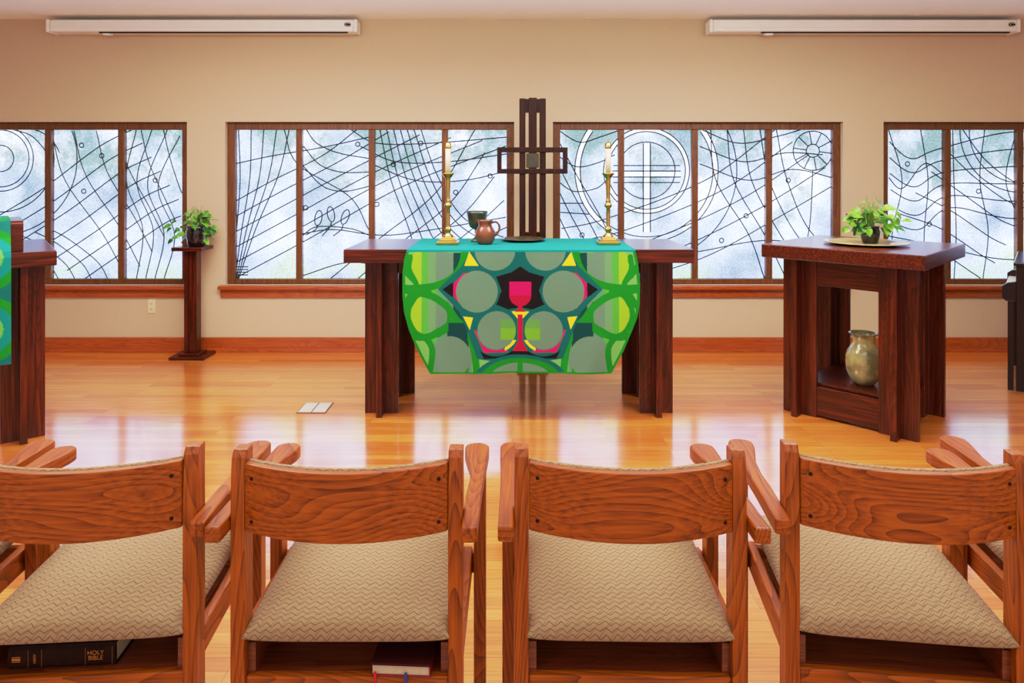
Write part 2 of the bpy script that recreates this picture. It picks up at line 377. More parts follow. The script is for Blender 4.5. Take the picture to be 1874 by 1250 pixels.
for i,(w,LL) in enumerate(zip(wins,(L1,L2,L3,L4))):
    e=bpy.data.objects.new('window_%d'%(i+1),None); COL.objects.link(e); struct(e)
    a,b=PX(w[0],WY)+.001,PX(w[1],WY)-.001
    f0,f1=WY+.045,WY+.125; fw=.062
    fr=[(a,a+fw,f0,f1,zb+.001,zt-.001),(b-fw,b,f0,f1,zb+.001,zt-.001),(a+fw,b-fw,f0,f1,zt-fw,zt-.001),(a+fw,b-fw,f0,f1,zb+.001,zb+.045)]
    for mpx in w[2]:
        c=PX(mpx,WY+.045); fr.append((c-.026,c+.026,f0,f1,zb+.045,zt-fw))
    boxes('window_frame',fr,framewood['z'],parent=e,bevel=.005)
    boxes('glass_pane',[(a+.03,b-.03,GD,GD+.008,zb+.02,zt-.03)],glass_m,parent=e)
    ribbons('lead_came',LL,w[0]+8,w[1]-8,234,515,.0095,e)
    if i==2:
        bm=bmesh.new()
        def ringmesh(cx,cy,r0,r1,a0=0,a1=360,n=72):
            pr=None
            for k in range(n+1):
                t=math.radians(a0+(a1-a0)*k/n)
                q=[bm.verts.new((PX(cx+r*math.cos(t),GD),GD-.003,PZ(cy+r*math.sin(t),GD))) for r in (r0,r1)]
                if pr: bm.faces.new((pr[0],q[0],q[1],pr[1]))
                pr=q
        ringmesh(1183,312,72,77.5)
        def quad(x0,x1,y0,y1):
            bm.faces.new([bm.verts.new((PX(x,GD),GD-.004,PZ(y,GD))) for x,y in ((x0,y0),(x1,y0),(x1,y1),(x0,y1))])
        quad(1178.5,1188.5,262,425); quad(1120,1178,314.5,322.5); quad(1189,1246,314.5,322.5)
        ringmesh(1183,312,122.5,130,-36,58); ringmesh(1183,312,122.5,130,122,216)
        frombm('clear_glass_inlay',bm,clear_m,parent=e)

# ---------------------------------------------------------------- projector screens
def screen(x0,x1):
    D=5.50; a,b=PX(x0,D),PX(x1,D); zt_,zb_=PZ(37,D),PZ(60,D)
    e=thing('projection_screen','white roll-up projection screen case mounted above the windows','projection screen',((a+b)/2,D,zb_),group='projection screens under the ceiling')
    h=zt_-zb_; L=(b-a)/2
    boxes('case',[(-L+.03,L-.03,-.03,.11,0.004,h)],whitecase,parent=e,bevel=.012,seg=3)
    boxes('case_rib',[(-L+.03,L-.03,-.036,-.03,h*.36,h*.44)],whitecase,parent=e,bevel=.002)
    o=boxes('screen_slot',[(-L+.42,L-.08,-.020,.0,-.005,.004)],blackmat,parent=e); o['label']='black slot strip under the case'
    for s in (-1,1):
        boxes('end_cap',[(s*L-.03 if s>0 else -L,L if s>0 else -L+.03,-.036,.11,-.002,h+.003)],whitecase,parent=e,bevel=.012)
    boxes('pull_tab',[(-L+.45,-L+.51,-.02,.02,-.02,-.008)],whitecase,parent=e)
    each('mounting_bracket',[(-L+.3,-L+.36,.07,.11,0.02,h+.02),(L-.36,L-.3,.07,.11,.02,h+.02)],whitecase,parent=e)
    bm=bmesh.new(); lathe_bm(bm,[(.0,0),(.022,0),(.022,.003),(0,.003)],24)
    bmesh.ops.scale(bm,vec=(1.15,.75,1),verts=bm.verts)
    o=frombm('emblem',bm,bolt,parent=e,loc=(L-.075,-.0365,h*.58),rot=(math.pi/2,0,0)); o['label']='small oval emblem'
    bm=bmesh.new(); tube_bm(bm,[(.016*math.cos(t),.011*math.sin(t),0) for t in np.linspace(0.3,5.6,14)],.0018,6)
    frombm('emblem_mark',bm,whitecase,parent=o,loc=(0,0,.004))
screen(88,655); screen(1297,1863)

# outlet
e=thing('electrical_outlet','ivory duplex electrical outlet plate on the beige wall','electrical outlet',P(277.5,573,WY-.004))
boxes('cover_plate',[(-.029,.029,-.003,.004,0,.112)],ivory,parent=e,bevel=.002)
for z in (.035,.077):
    o=boxes('receptacle',[(-.016,.016,-.006,-.003,z-.013,z+.013)],ivory,parent=e,bevel=.002)
    each('socket_slot',[(-.0072,-.0048,-.0068,-.006,z-.002,z+.008),(.0048,.0072,-.0068,-.006,z-.002,z+.008),(-.002,.002,-.0068,-.006,z-.009,z-.005)],blackmat,parent=o)
c=P(580,747,F*CH/(747-320))
e=thing('floor_outlet_cover','flat pale metal floor outlet cover set in the wood floor','floor outlet',(c.x,c.y,0),0.0)
steel=plain('brushed_plate',(222,206,186),0.3,0.3,0.04)
brownpl=plain('plate_rim',(120,80,50),0.4,0.3,0.04)
boxes('cover_plate',[(-.10,.08,-.095,.095,0.0005,.004)],brownpl,parent=e,bevel=.0015)
each('hinged_lid',[(-.092,-.014,-.086,.086,.004,.0055),(-.006,.072,-.086,.086,.004,.0055)],steel,parent=e,bevel=.001)

# ---------------------------------------------------------------- altar
def crossleg(parent,x,y,z1,hw=.1,t=.017):
    bm=bmesh.new()
    prof=[(-hw,-t),(-t,-t),(-t,-hw),(t,-hw),(t,-t),(hw,-t),(hw,t),(t,t),(t,hw),(-t,hw),(-t,t),(-hw,t)]
    lo=[bm.verts.new((x+a,y+b,0)) for a,b in prof]; hi=[bm.verts.new((x+a,y+b,z1)) for a,b in prof]
    bm.faces.new(lo); bm.faces.new(hi)
    for i in range(12): bm.faces.new((lo[i],lo[(i+1)%12],hi[(i+1)%12],hi[i]))
    return frombm('leg',bm,cherry['z'],parent=parent,bevel=.003)
AT=1.01
al=thing('altar_table','long dark cherry-stained wooden altar table with paired plank legs','table',(.042,4.36,0))
boxes('table_top',[(-1.035,1.035,-.34,.34,AT-.08,AT)],cherry['x'],parent=al,bevel=.005)
for sx in (-1,1):
    crossleg(al,sx*.836,-.19,AT-.08); crossleg(al,sx*.79,.19,AT-.08)
each('apron',[(-.735,.735,-.2,-.17,AT-.16,AT-.08),(-.69,.69,.17,.2,AT-.16,AT-.08)],cherry['x'],parent=al,bevel=.003)

def attrmat(name):
    m,nt,b=newmat(name); a=nt.nodes.new('ShaderNodeAttribute'); a.attribute_name='applique'
    v=coords(nt,(1,1,1),False); n=nt.nodes.new('ShaderNodeTexNoise'); n.inputs['Scale'].default_value=500; nt.links.new(v,n.inputs['Vector'])
    g=ramp(nt,n.outputs[0],[(0.3,(.86,.86,.86,1)),(0.7,(1.08,1.08,1.08,1))])
    mx=nt.nodes.new('ShaderNodeMix'); mx.data_type='RGBA'; mx.blend_type='MULTIPLY'; mx.inputs[0].default_value=1
    nt.links.new(a.outputs['Color'],mx.inputs[6]); nt.links.new(g,mx.inputs[7]); nt.links.new(mx.outputs[2],b.inputs['Base Color'])
    b.inputs['Roughness'].default_value=.8; b.inputs['Specular IOR Level'].default_value=.25; bump(nt,b,n.outputs[0],.2,.001)
    return m
cloth_m=attrmat('applique_cloth')
TEAL=(0,138,136)
def paint(X,Y):
    u=np.abs(X-952.0); C=np.zeros(X.shape+(3,))
    def put(m,c): C[m]=lin(c)[:3]
    def dist(cu,cy): return np.hypot(u-cu,Y-cy)
    def poly(pts):
        m=np.zeros(X.shape,bool); n=len(pts)
        for i in range(n):
            x1,y1=pts[i]; x2,y2=pts[(i+1)%n]
            if y1==y2: continue
            c=((y1>Y)!=(y2>Y))&(u<(x2-x1)*(Y-y1)/(y2-y1)+x1); m^=c
        return m
    def stroke(pts,hw,c):
        d=np.full(X.shape,1e9)
        q=[(v.x,v.y) for v in catmull([(a,b,0) for a,b in pts],6)]
        for (x1,y1),(x2,y2) in zip(q,q[1:]):
            L2_=(x2-x1)**2+(y2-y1)**2+1e-9
            t=np.clip(((u-x1)*(x2-x1)+(Y-y1)*(y2-y1))/L2_,0,1)
            d=np.minimum(d,np.hypot(u-(x1+t*(x2-x1)),Y-(y1+t*(y2-y1))))
        put(d<hw,c)
    GR=(12,132,30); SAGE=(98,132,116); RT=(0,98,96); YG=(140,194,40); YEL=(250,222,30); MAG=(210,4,100); CR=(176,6,60); DT=(0,66,66); BK=(10,6,12); LG=(108,176,94)
    put(u>=0,LG)
    for a,b_,c in ((88,104,SAGE),(104,122,DT),(122,138,SAGE),(138,152,(84,142,112)),(152,166,(80,170,62))):
        put((u>=a)&(u<b_)&(Y>462),c)
    put((u>94)&(u<133)&(Y>583)&(Y<641),DT)
    put((u>94)&(u<133)&(Y>641),GR)
    put(poly([(108,600),(133,600),(133,565)]),DT)
    A_,B_,T_=(79,533),(43,604),(46,458)
    for cu,cy in ((163,486),(165,574)):
        d=dist(cu,cy); m=d<38; put(m,YG); put(m&(u<180),(80,170,62)); put(m&(u<168),(102,152,110)); put(m&(u<154),SAGE)
    put(dist(128,652)<38,SAGE)
    stroke([(100,450),(106,482),(122,506),(150,521),(190,527),(222,526)],6.5,GR)
    stroke([(222,528),(190,534),(160,542),(134,560),(118,582),(96,606),(84,640),(78,690)],6.5,GR)
    stroke([(222,470),(206,500),(190,520),(206,548),(222,575)],5,GR)
    stroke([(126,592),(146,604),(172,616),(215,612)],6.5,GR)
    stroke([(172,616),(160,640),(166,690)],5.5,GR)
    stroke([(135,556),(128,574),(132,598),(150,611)],5.5,GR)
    stroke([(201,470),(203,492),(192,514)],5,GR); stroke([(203,560),(204,582),(192,606),(174,616)],5,GR)
    stroke([(166,535),(188,540),(202,560)],5,GR)
    put((u>96)&(u<131)&(Y>590)&(Y<640)&(dist(128,652)>45),DT)
    put(poly([(0,462),(92,462),(108,488),(150,529),(112,568),(98,600),(78,655),(0,668)]),RT)
    put(poly([(90,488),(140,529),(96,572)]),BK)
    put(poly([(84,580),(90,606),(66,655),(0,655),(0,600)]),BK)
    for (cu,cy),r in ((T_,48),(A_,49),(B_,47)): put(dist(cu,cy)<r,RT)
    put(poly([(92,488),(132,529),(96,572)])&(dist(*A_)>38)&(np.abs(Y-531)<32),MAG)
    put(poly([(122,516),(142,529),(122,544)])&(dist(*A_)>40),BK)
    put(poly([(88,594),(66,644),(20,644),(40,634)])&(dist(*B_)>36)&(Y>604)&(u>22),MAG)
    put((dist(*B_)<40)&(dist(*B_)>35)&(Y>622)&(u<28),YEL)
    for c_,r in ((T_,37),(A_,38),(B_,35)): put(dist(*c_)<r,SAGE)
    put((dist(*B_)<35)&(u<36)&(u>5)&(Y>584)&(Y<621),(106,170,46))
    put((dist(*B_)<35)&(u<36)&(u>5)&(Y>584)&(Y<600),(92,150,80))
    put(poly([(0,567),(16,570),(5,582),(0,582)])&(dist(*B_)>35),YEL)
    put(poly([(0,487),(16,498),(44,506),(34,532),(46,556),(22,566),(0,562)])&(dist(*A_)>42),BK)
    put((u<20)&(Y>515)&(Y<540),MAG); put((dist(0,540)<20)&(Y>=540),CR); put((u<3.5)&(Y>556)&(Y<570),CR); put(poly([(0,562),(11,570),(0,570)]),CR)
    put((u<4.5)&(Y>575)&(Y<642),CR); put(poly([(0,618),(14,642),(0,642)]),CR)
    d=np.hypot(u/1.8,Y-696); put((d<48)&(Y>640),RT); put((d<42)&(Y>640),GR); put((d<33),SAGE); put((u<5)&(d<42),GR)
    put(poly([(76,486),(102,486),(93,461)])&(dist(*T_)>38),YEL); put(poly([(86,580),(104,578),(92,602)]),YEL)
    put(Y<461,TEAL)
    return C
def interp(y,tab):
    return np.interp(y,[t[0] for t in tab],[t[1] for t in tab])
LT=[(457,745),(475,740),(500,737),(540,737),(570,740),(600,748),(625,758),(650,770),(682,788)]
RTb=[(457,1162),(480,1167),(520,1171),(555,1170),(580,1166),(605,1156),(640,1141),(682,1118)]
def gridcloth(name,rows,cols,posf,colf,mat):
    tt=np.linspace(0,1,cols); ss=np.linspace(0,1,rows); S,T=np.meshgrid(ss,tt,indexing='ij')
    V=posf(S,T).reshape(-1,3); C=colf(S,T).reshape(-1,3)
    idx=np.arange(rows*cols).reshape(rows,cols)
    fc=np.stack([idx[:-1,:-1],idx[1:,:-1],idx[1:,1:],idx[:-1,1:]],-1).reshape(-1,4)
    me=bpy.data.meshes.new(name); me.from_pydata(V.tolist(),[],fc.tolist())
    ca=me.color_attributes.new('applique','FLOAT_COLOR','POINT')
    ca.data.foreach_set('color',np.hstack([C,np.ones((len(C),1))]).astype(np.float32).ravel())
    me.update(); return finish(name,me,mat,smooth=True)
FD=4.008
def cpos(S,T):
    out=np.zeros(S.shape+(3,)); k=0.1
    top=S<k
    y=457+(np.clip(S-k,0,1)/(1-k))*225
    l=interp(y,LT); r=interp(y,RTb); x=l+(r-l)*T
    hang=(y-457)/225
    wav=.010*np.sin(T*9.0)*hang+.006*np.sin(T*23+1)*hang
    D=FD-.008-wav-.01*hang
    out[...,0]=(x-CX)*FD/F; out[...,1]=D; out[...,2]=CH-(y-HY)*FD/F
    xt=(745+(1162-745)*T-CX)*FD/F
    q=np.clip(S/k,0,1)
    out[...,0]=np.where(top,xt,out[...,0]); out[...,1]=np.where(top,4.69-(4.69-FD+.008)*q,out[...,1]); out[...,2]=np.where(top,AT+.004+.0*q,out[...,2])
    return out
def ccol(S,T):
    k=0.1; y=457+(np.clip(S-k,0,1)/(1-k))*225; l=interp(y,LT); r=interp(y,RTb); x=l+(r-l)*T
    C=paint(x,y); C[S<k]=lin(TEAL)[:3]
    hem=((np.minimum(x-l,r-x)<5)|(y>679))&(y>461); C[hem]=lin((12,132,30))[:3]
    return C
o=gridcloth('altar_cloth',360,620,cpos,ccol,cloth_m)
tag(o,'green and teal applique altar cloth with a magenta chalice motif','altar cloth')

def candlestick(px,D):
    e=thing('candlestick','brass altar candlestick holding a tall ivory candle','candlestick',(PX(px,D),D,AT+.006),group='brass candlesticks on the altar')
    bm=bmesh.new()
    pr=[(.068,0),(.068,.014),(.058,.016),(.056,.028),(.044,.032),(.04,.045)]
    rs=[[bm.verts.new((sx*h,sy*h,z)) for sx,sy in ((-1,-1),(1,-1),(1,1),(-1,1))] for h,z in pr]
    for a,b in zip(rs,rs[1:]):
        for i in range(4): bm.faces.new((a[i],a[(i+1)%4],b[(i+1)%4],b[i]))
    bm.faces.new(rs[0]); bm.faces.new(rs[-1])
    frombm('base',bm,brass,parent=e,bevel=.002)
    lathe('stem',[(0,.045),(.034,.045),(.032,.052),(.018,.062),(.015,.075),(.022,.085),(.023,.093),(.016,.102),(.0125,.115),(.0135,.19),(.012,.225),(.022,.232),(.025,.242),(.020,.252),(.014,.258),(.018,.268),(.013,.276),(.0125,.30),(.0165,.40),(.016,.412),(.024,.42),(.036,.436),(.039,.441),(.039,.446),(.022,.446),(.022,.440),(0,.44)],brass,parent=e)
    lathe('candle',[(0,.441),(.0175,.441),(.0175,.60),(0,.60)],wax,parent=e)
    lathe('candle_follower',[(0,.60),(.0195,.60),(.0195,.607),(.0185,.61),(.0185,.632),(.008,.640),(.003,.642),(.002,.655),(0,.655)],brass,parent=e)
candlestick(820,4.30); candlestick(1113,4.30)
e=thing('goblet','green and brown stoneware goblet on the altar','goblet',(PX(873,4.47),4.47,AT+.006))
lathe('goblet_base',[(0,0),(.042,0),(.043,.006),(.03,.016),(.016,.028),(.014,.045),(.018,.06),(.014,.075),(0,.078)],ceramic_gr,parent=e)
lathe('goblet_cup',[(0,.074),(.02,.076),(.046,.092),(.058,.115),(.062,.14),(.068,.178),(.070,.196),(.066,.197),(.06,.16),(.052,.12),(.03,.095),(0,.09)],ceramic_gr,parent=e)
e=thing('jug','small brown stoneware jug with a handle on the altar','jug',(PX(888,4.29),4.29,AT+.006))
lathe('body',[(0,0),(.042,0),(.046,.005),(.058,.025),(.065,.055),(.062,.08),(.048,.104),(.041,.12),(.045,.138),(.049,.15),(.045,.151),(.038,.135),(.036,.12),(.05,.09),(.055,.05),(.04,.012),(0,.01)],ceramic_br,parent=e)
bm=bmesh.new(); tube_bm(bm,catmull([(.043,0,.135),(.07,0,.138),(.088,0,.115),(.085,0,.08),(.062,0,.05)],5),.007,8)
frombm('handle',bm,ceramic_br,parent=e,smooth=True)
bm=bmesh.new(); v=[bm.verts.new(c) for c in ((-.04,-.02,.15),(-.04,.02,.15),(-.066,0,.156),(-.043,0,.122))]
for f in ((0,2,3),(2,1,3),(0,1,2)): bm.faces.new([v[i] for i in f])
frombm('spout',bm,ceramic_br,parent=e)
def plate(name,label,x,y,z,r,mat):
    o=lathe(name,[(0,.002),(r*.5,0),(r*.62,0.0),(r*.8,.006),(r,.012),(r*1.005,.016),(r*.97,.017),(r*.8,.011),(r*.6,.006),(0,.006)],mat,seg=48,loc=(x,y,z)); return tag(o,label,'plate')
plate('plate','shallow dark glazed stoneware plate on the altar cloth',PX(958,4.5),4.5,AT+.0065,.145,platedark)

# standing cross
D=5.12; cr=thing('standing_cross','tall dark wooden standing cross of slender parallel bars behind altar','cross',(PX(974,D),D,0))
xc=PX(974,D)
def cb(px0,px1,py0,py1,y0,y1): return (PX(px0,D)-xc,PX(px1,D)-xc,y0,y1,PZ(py1,D) if py1 else .04,PZ(py0,D))
for a,b in ((950.5,961.5),(987.5,998.5)): boxes('outer_upright',[cb(a,b,181,None,-.035,.035)],crosswood,parent=cr,bevel=.003)
boxes('centre_upright',[cb(967.5,982,180,None,-.045,.045)],crosswood,parent=cr,bevel=.003)
each('spacer_block',[cb(961.5,967.5,182,206,-.03,.03),cb(982,987.5,182,206,-.03,.03),cb(961.5,967.5,425,470,-.025,.025),cb(982,987.5,425,470,-.025,.025)],crosswood,parent=cr)
boxes('crossbar',[cb(910,1038,270,279,-.05,.03),cb(910,1038,309,318,-.05,.03),cb(910,918,279,309,-.05,.03),cb(1030,1038,279,309,-.05,.03)],crosswood,parent=cr,bevel=.003)
o=boxes('centre_inlay',[cb(963,986,281,307,-.047,.03)],tilemat,parent=cr,bevel=.003); o['label']='greenish stone centre tile'
boxes('cross_base',[(-.12,.12,-.04,.18,0,.045)],crosswood,parent=cr,bevel=.004)

# ---------------------------------------------------------------- plants
def leafgeom(bm,base,dirv,nrm,L,W,mi=0,ymax=None,zmin=None):
    dirv=dirv.normalized(); side=dirv.cross(nrm).normalized(); up=side.cross(dirv).normalized()
    st=[(0,.0),(.06,.62),(.2,.95),(.38,1.0),(.58,.82),(.78,.46),(.92,.16),(1.0,.0)]
    rows=[]
    for t,w in st:
        droop=-up*(.28*L*t*t); c=base+dirv*(L*t)+droop
        ww=W/2*w
        rows.append((bm.verts.new(c-side*ww+up*.16*ww*2),bm.verts.new(c),bm.verts.new(c+side*ww+up*.16*ww*2)))
    for r in rows:
        for v in r:
            if ymax: v.co.y=min(v.co.y,ymax)
    if zmin is not None:
        lo=min(v.co.z for r in rows for v in r)
        if lo<zmin:
            for r in rows:
                for v in r: v.co.z+=zmin-lo
    for a,b in zip(rows,rows[1:]):
        for i in (0,1):
            f=bm.faces.new((a[i],a[i+1],b[i+1],b[i])); f.material_index=mi; f.smooth=True
soilm=plain('potting_soil',(50,36,26),.9)
def pothos(loc,label,spread,height,droop,n,potr,poth,seed,group=None,bias=(0,0),sy=.8,ymax=None,zmin=None):
    rnd=random.Random(seed)
    e=thing('potted_pothos',label,'potted plant',loc,group=group)
    lathe('pot',[(0,0),(potr*.7,0),(potr*.78,.004),(potr*.98,poth*.45),(potr*1.02,poth*.7),(potr*.92,poth*.9),(potr*.98,poth),(potr*.9,poth),(potr*.84,poth*.85),(0,poth*.82)],blackglaze,parent=e)
    lathe('soil',[(potr*.84,poth*.83),(0,poth*.86)],soilm,parent=e)
    bl=bmesh.new(); bs=bmesh.new()
    for i in range(n):
        a=rnd.uniform(0,2*math.pi); k=rnd.random()**.7
        r=potr*.3+spread*k*rnd.uniform(.6,1.0)
        o0=Vector((potr*.5*math.cos(a)*rnd.random(),potr*.5*math.sin(a)*rnd.random(),poth*.86))
        if r>potr*1.15: z=poth+rnd.uniform(-droop,height*(1-.5*k))
        else: z=poth+rnd.uniform(.02,height)
        tip=Vector((r*math.cos(a)+bias[0]*k,r*math.sin(a)*sy+bias[1]*k,z))
        if abs(tip.x)<.14 and abs(tip.y)<.14: tip.z=max(tip.z,.06)
        mid=Vector((r*.45*math.cos(a),r*.45*math.sin(a)*sy,max(z,poth)+.035))
        pts=catmull([o0,mid,tip],5); tube_bm(bs,pts,.0016,5)
        d=Vector((math.cos(a+rnd.uniform(-.9,.9)),math.sin(a+rnd.uniform(-.9,.9)),rnd.uniform(-.8,.3)))
        nrm=Vector((rnd.uniform(-.5,.5),rnd.uniform(-1.4,-.3),1)).normalized()
        L=rnd.uniform(.05,.085); leafgeom(bl,tip,d,nrm,L,L*.74,rnd.choice((0,0,1)),ymax,zmin)
    frombm('foliage',bl,[leafmat,leafdark],parent=e)
    frombm('stems',bs,stemmat,parent=e)
    return e
SD=5.44; sx_=PX(352.5,SD); e=thing('plant_stand','slender dark wooden pedestal plant stand with square base','plant stand',(sx_,SD,0))
zst=PZ(453,5.34)
boxes('stand_base',[(-.138,.138,-.11,.11,0,.024)],cherry['x'],parent=e,bevel=.004)
boxes('base_block',[(-.08,.08,-.075,.075,.024,.042)],cherry['x'],parent=e,bevel=.004)
each('post',[(-.050,-.020,-.04,.04,.042,zst-.03),(-.0195,.0195,-.028,.028,.042,zst-.03),(.020,.050,-.04,.04,.042,zst-.03)],cherry['z'],parent=e,bevel=.003)
boxes('stand_top',[(-.12,.12,-.105,.105,zst-.03,zst)],cherry['x'],parent=e,bevel=.004)
pothos((sx_+.035,SD-.01,zst+.001),'trailing green pothos in a black glazed pot on the plant stand',.17,.12,.12,56,.078,.16,3,bias=(-.035,-.03),sy=.6,ymax=.155)

# ---------------------------------------------------------------- square table
def squaretable(name,label,tx,ty,rz,TH,A,q,shelf=True):
    e=thing(name,label,'table',(tx,ty,0),rz)
    boxes('table_top',[(-A,A,-A,A,TH-.08,TH)],cherry['x'],parent=e,bevel=.005)
    for sx in (-1,1):
        for sy in (-1,1): crossleg(e,sx*q,sy*q,TH-.08)
    t=.012; lo,hi=TH-.24,TH-.08
    def four(nm,z0,z1):
        each(nm,[(-q+.1,q-.1,s*q-t,s*q+t,z0,z1) for s in (-1,1)],cherry['x'],parent=e,bevel=.002)
        each(nm,[(s*q-t,s*q+t,-q+.1,q-.1,z0,z1) for s in (-1,1)],cherry['y'],parent=e,bevel=.002)
    four('apron',lo,hi)
    if shelf:
        four('lower_panel',.015,.185)
        boxes('shelf',[(-q+.02,q-.02,-q+.02,q-.02,.185,.203)],cherry['x'],parent=e,bevel=.002)
    return e
tx,ty=2.14,4.16; TH=1.03
squaretable('side_table','square dark cherry-stained wooden table with low shelf and plank legs',tx,ty,math.radians(45),TH,.44,.27)
plate('serving_platter','large round pale green stoneware platter on the square table',tx+.005,ty-.02,TH+.0005,.235,platelight)
pothos((tx+.03,ty-.02,TH+.0075),'leafy pothos in a black pot on a stoneware platter',.175,.15,.03,60,.056,.10,11,bias=(.035,-.03),zmin=.035)
e=thing('ceramic_pitcher','rounded olive-green stoneware pitcher on the lower table shelf','pitcher',(PX(1581,4.08),4.08,.2035))
bm=bmesh.new()
lathe_bm(bm,[(0,0),(.055,0),(.06,.006),(.080,.03),(.097,.08),(.102,.125),(.100,.16),(.092,.195),(.076,.222),(.064,.242),(.061,.258),(.062,.28),(.068,.298),(.073,.303),(.068,.305),(.055,.28),(.052,.26),(.055,.242),(.08,.19),(.088,.12),(.05,.02),(0,.015)],40)
for v in bm.verts:
    if v.co.z>.265 and v.co.x<-.02: v.co.x-=.016*(v.co.z-.265)/.04
frombm('body',bm,pitchmat,parent=e,smooth=True)
bm=bmesh.new(); tube_bm(bm,catmull([(.058,0,.285),(.09,0,.29),(.112,0,.265),(.112,0,.22),(.094,0,.18)],5),.010,8)
frombm('handle',bm,pitchmat,parent=e,smooth=True)

# ---------------------------------------------------------------- lectern table
lx,ly,LH=-3.105,3.80,1.036; LA=math.radians(38)
squaretable('lectern_table','dark cherry-stained wooden lectern table with plank legs',lx,ly,LA,LH,.445,.30,False)
bm=bmesh.new()
rx0,rx1=-.30,.30
pr=[(-.36,LH+.001),(.0,LH+.001),(.0,LH+.15),(-.04,LH+.172),(-.34,LH+.165),(-.36,LH+.15)]
a=[bm.verts.new((rx0,y,z)) for y,z in pr]; b=[bm.verts.new((rx1,y,z)) for y,z in pr]
bm.faces.new(a); bm.faces.new(b)
for i in range(6): bm.faces.new((a[i],a[(i+1)%6],b[(i+1)%6],b[i]))
o=frombm('reading_desk',bm,cherry['x'],bevel=.003,loc=(lx,ly,0),rot=(0,0,LA)); tag(o,'dark wooden tabletop reading desk on the lectern table','book stand')
def lpos(S,T):
    out=np.zeros(S.shape+(3,)); pts=np.array([(-.02,LH+.178),(-.33,LH+.178),(-.372,LH+.165),(-.40,LH+.08),(-.452,LH+.012),(-.462,LH-.02),(-.475,.46)])
    d=np.concatenate([[0],np.cumsum(np.hypot(*np.diff(pts,axis=0).T))]); d/=d[-1]
    y=np.interp(S,d,pts[:,0]); z=np.interp(S,d,pts[:,1]); x=-.25+.493*T
    y=y-.005*np.sin(T*14)*np.clip(S-.5,0,1)
    c,s=math.cos(LA),math.sin(LA)
    out[...,0]=lx+x*c-y*s; out[...,1]=ly+x*s+y*c; out[...,2]=z; return out
def lcol(S,T):
    C=np.zeros(S.shape+(3,)); C[...]=lin((4,104,100))[:3]
    z=S*3; ph=np.hypot((T-.80)*1.5,(z%1.0)-.5)
    C[(ph<.46)]=lin((12,132,30))[:3]; C[ph<.34]=lin((0,130,124))[:3]; C[ph<.2]=lin((96,176,80))[:3]
    return C
o=gridcloth('lectern_cloth',260,120,lpos,lcol,cloth_m); tag(o,'green and teal cloth hanging over the reading desk','cloth')

# ---------------------------------------------------------------- piano
pX=PX(1834,4.62)
e=thing('upright_piano','dark lacquered small upright piano near the window wall','piano',(pX,4.62,0),math.radians(-38))
boxes('case',[(.075,.62,0,.8,.0,.84)],pianomat,parent=e,bevel=.004)
boxes('lid',[(.062,.64,-.015,.815,.84,.865)],pianomat,parent=e,bevel=.006)
pr=[(0,.62),(0,.70),(.03,.725),(.075,.735),(.075,.60),(.02,.60)]
for y0,y1 in ((0,.03),(.77,.8)):
    bm=bmesh.new(); a=[bm.verts.new((x,y0,z)) for x,z in pr]; b=[bm.verts.new((x,y1,z)) for x,z in pr]
    bm.faces.new(a); bm.faces.new(b)
    for i in range(len(pr)): bm.faces.new((a[i],a[(i+1)%6],b[(i+1)%6],b[i]))
    frombm('cheek',bm,pianomat,parent=e,bevel=.003)
boxes('key_bed',[(.005,.075,.03,.77,.61,.66)],pianomat,parent=e)
each('piano_key',[(.01,.074,.035+i*.0232,.035+i*.0232+.0222,.66,.68) for i in range(31)],ivory,parent=e)
each('leg',[(.03,.062,y,y+.04,0,.605) for y in (.0,.76)],pianomat,parent=e,bevel=.004)

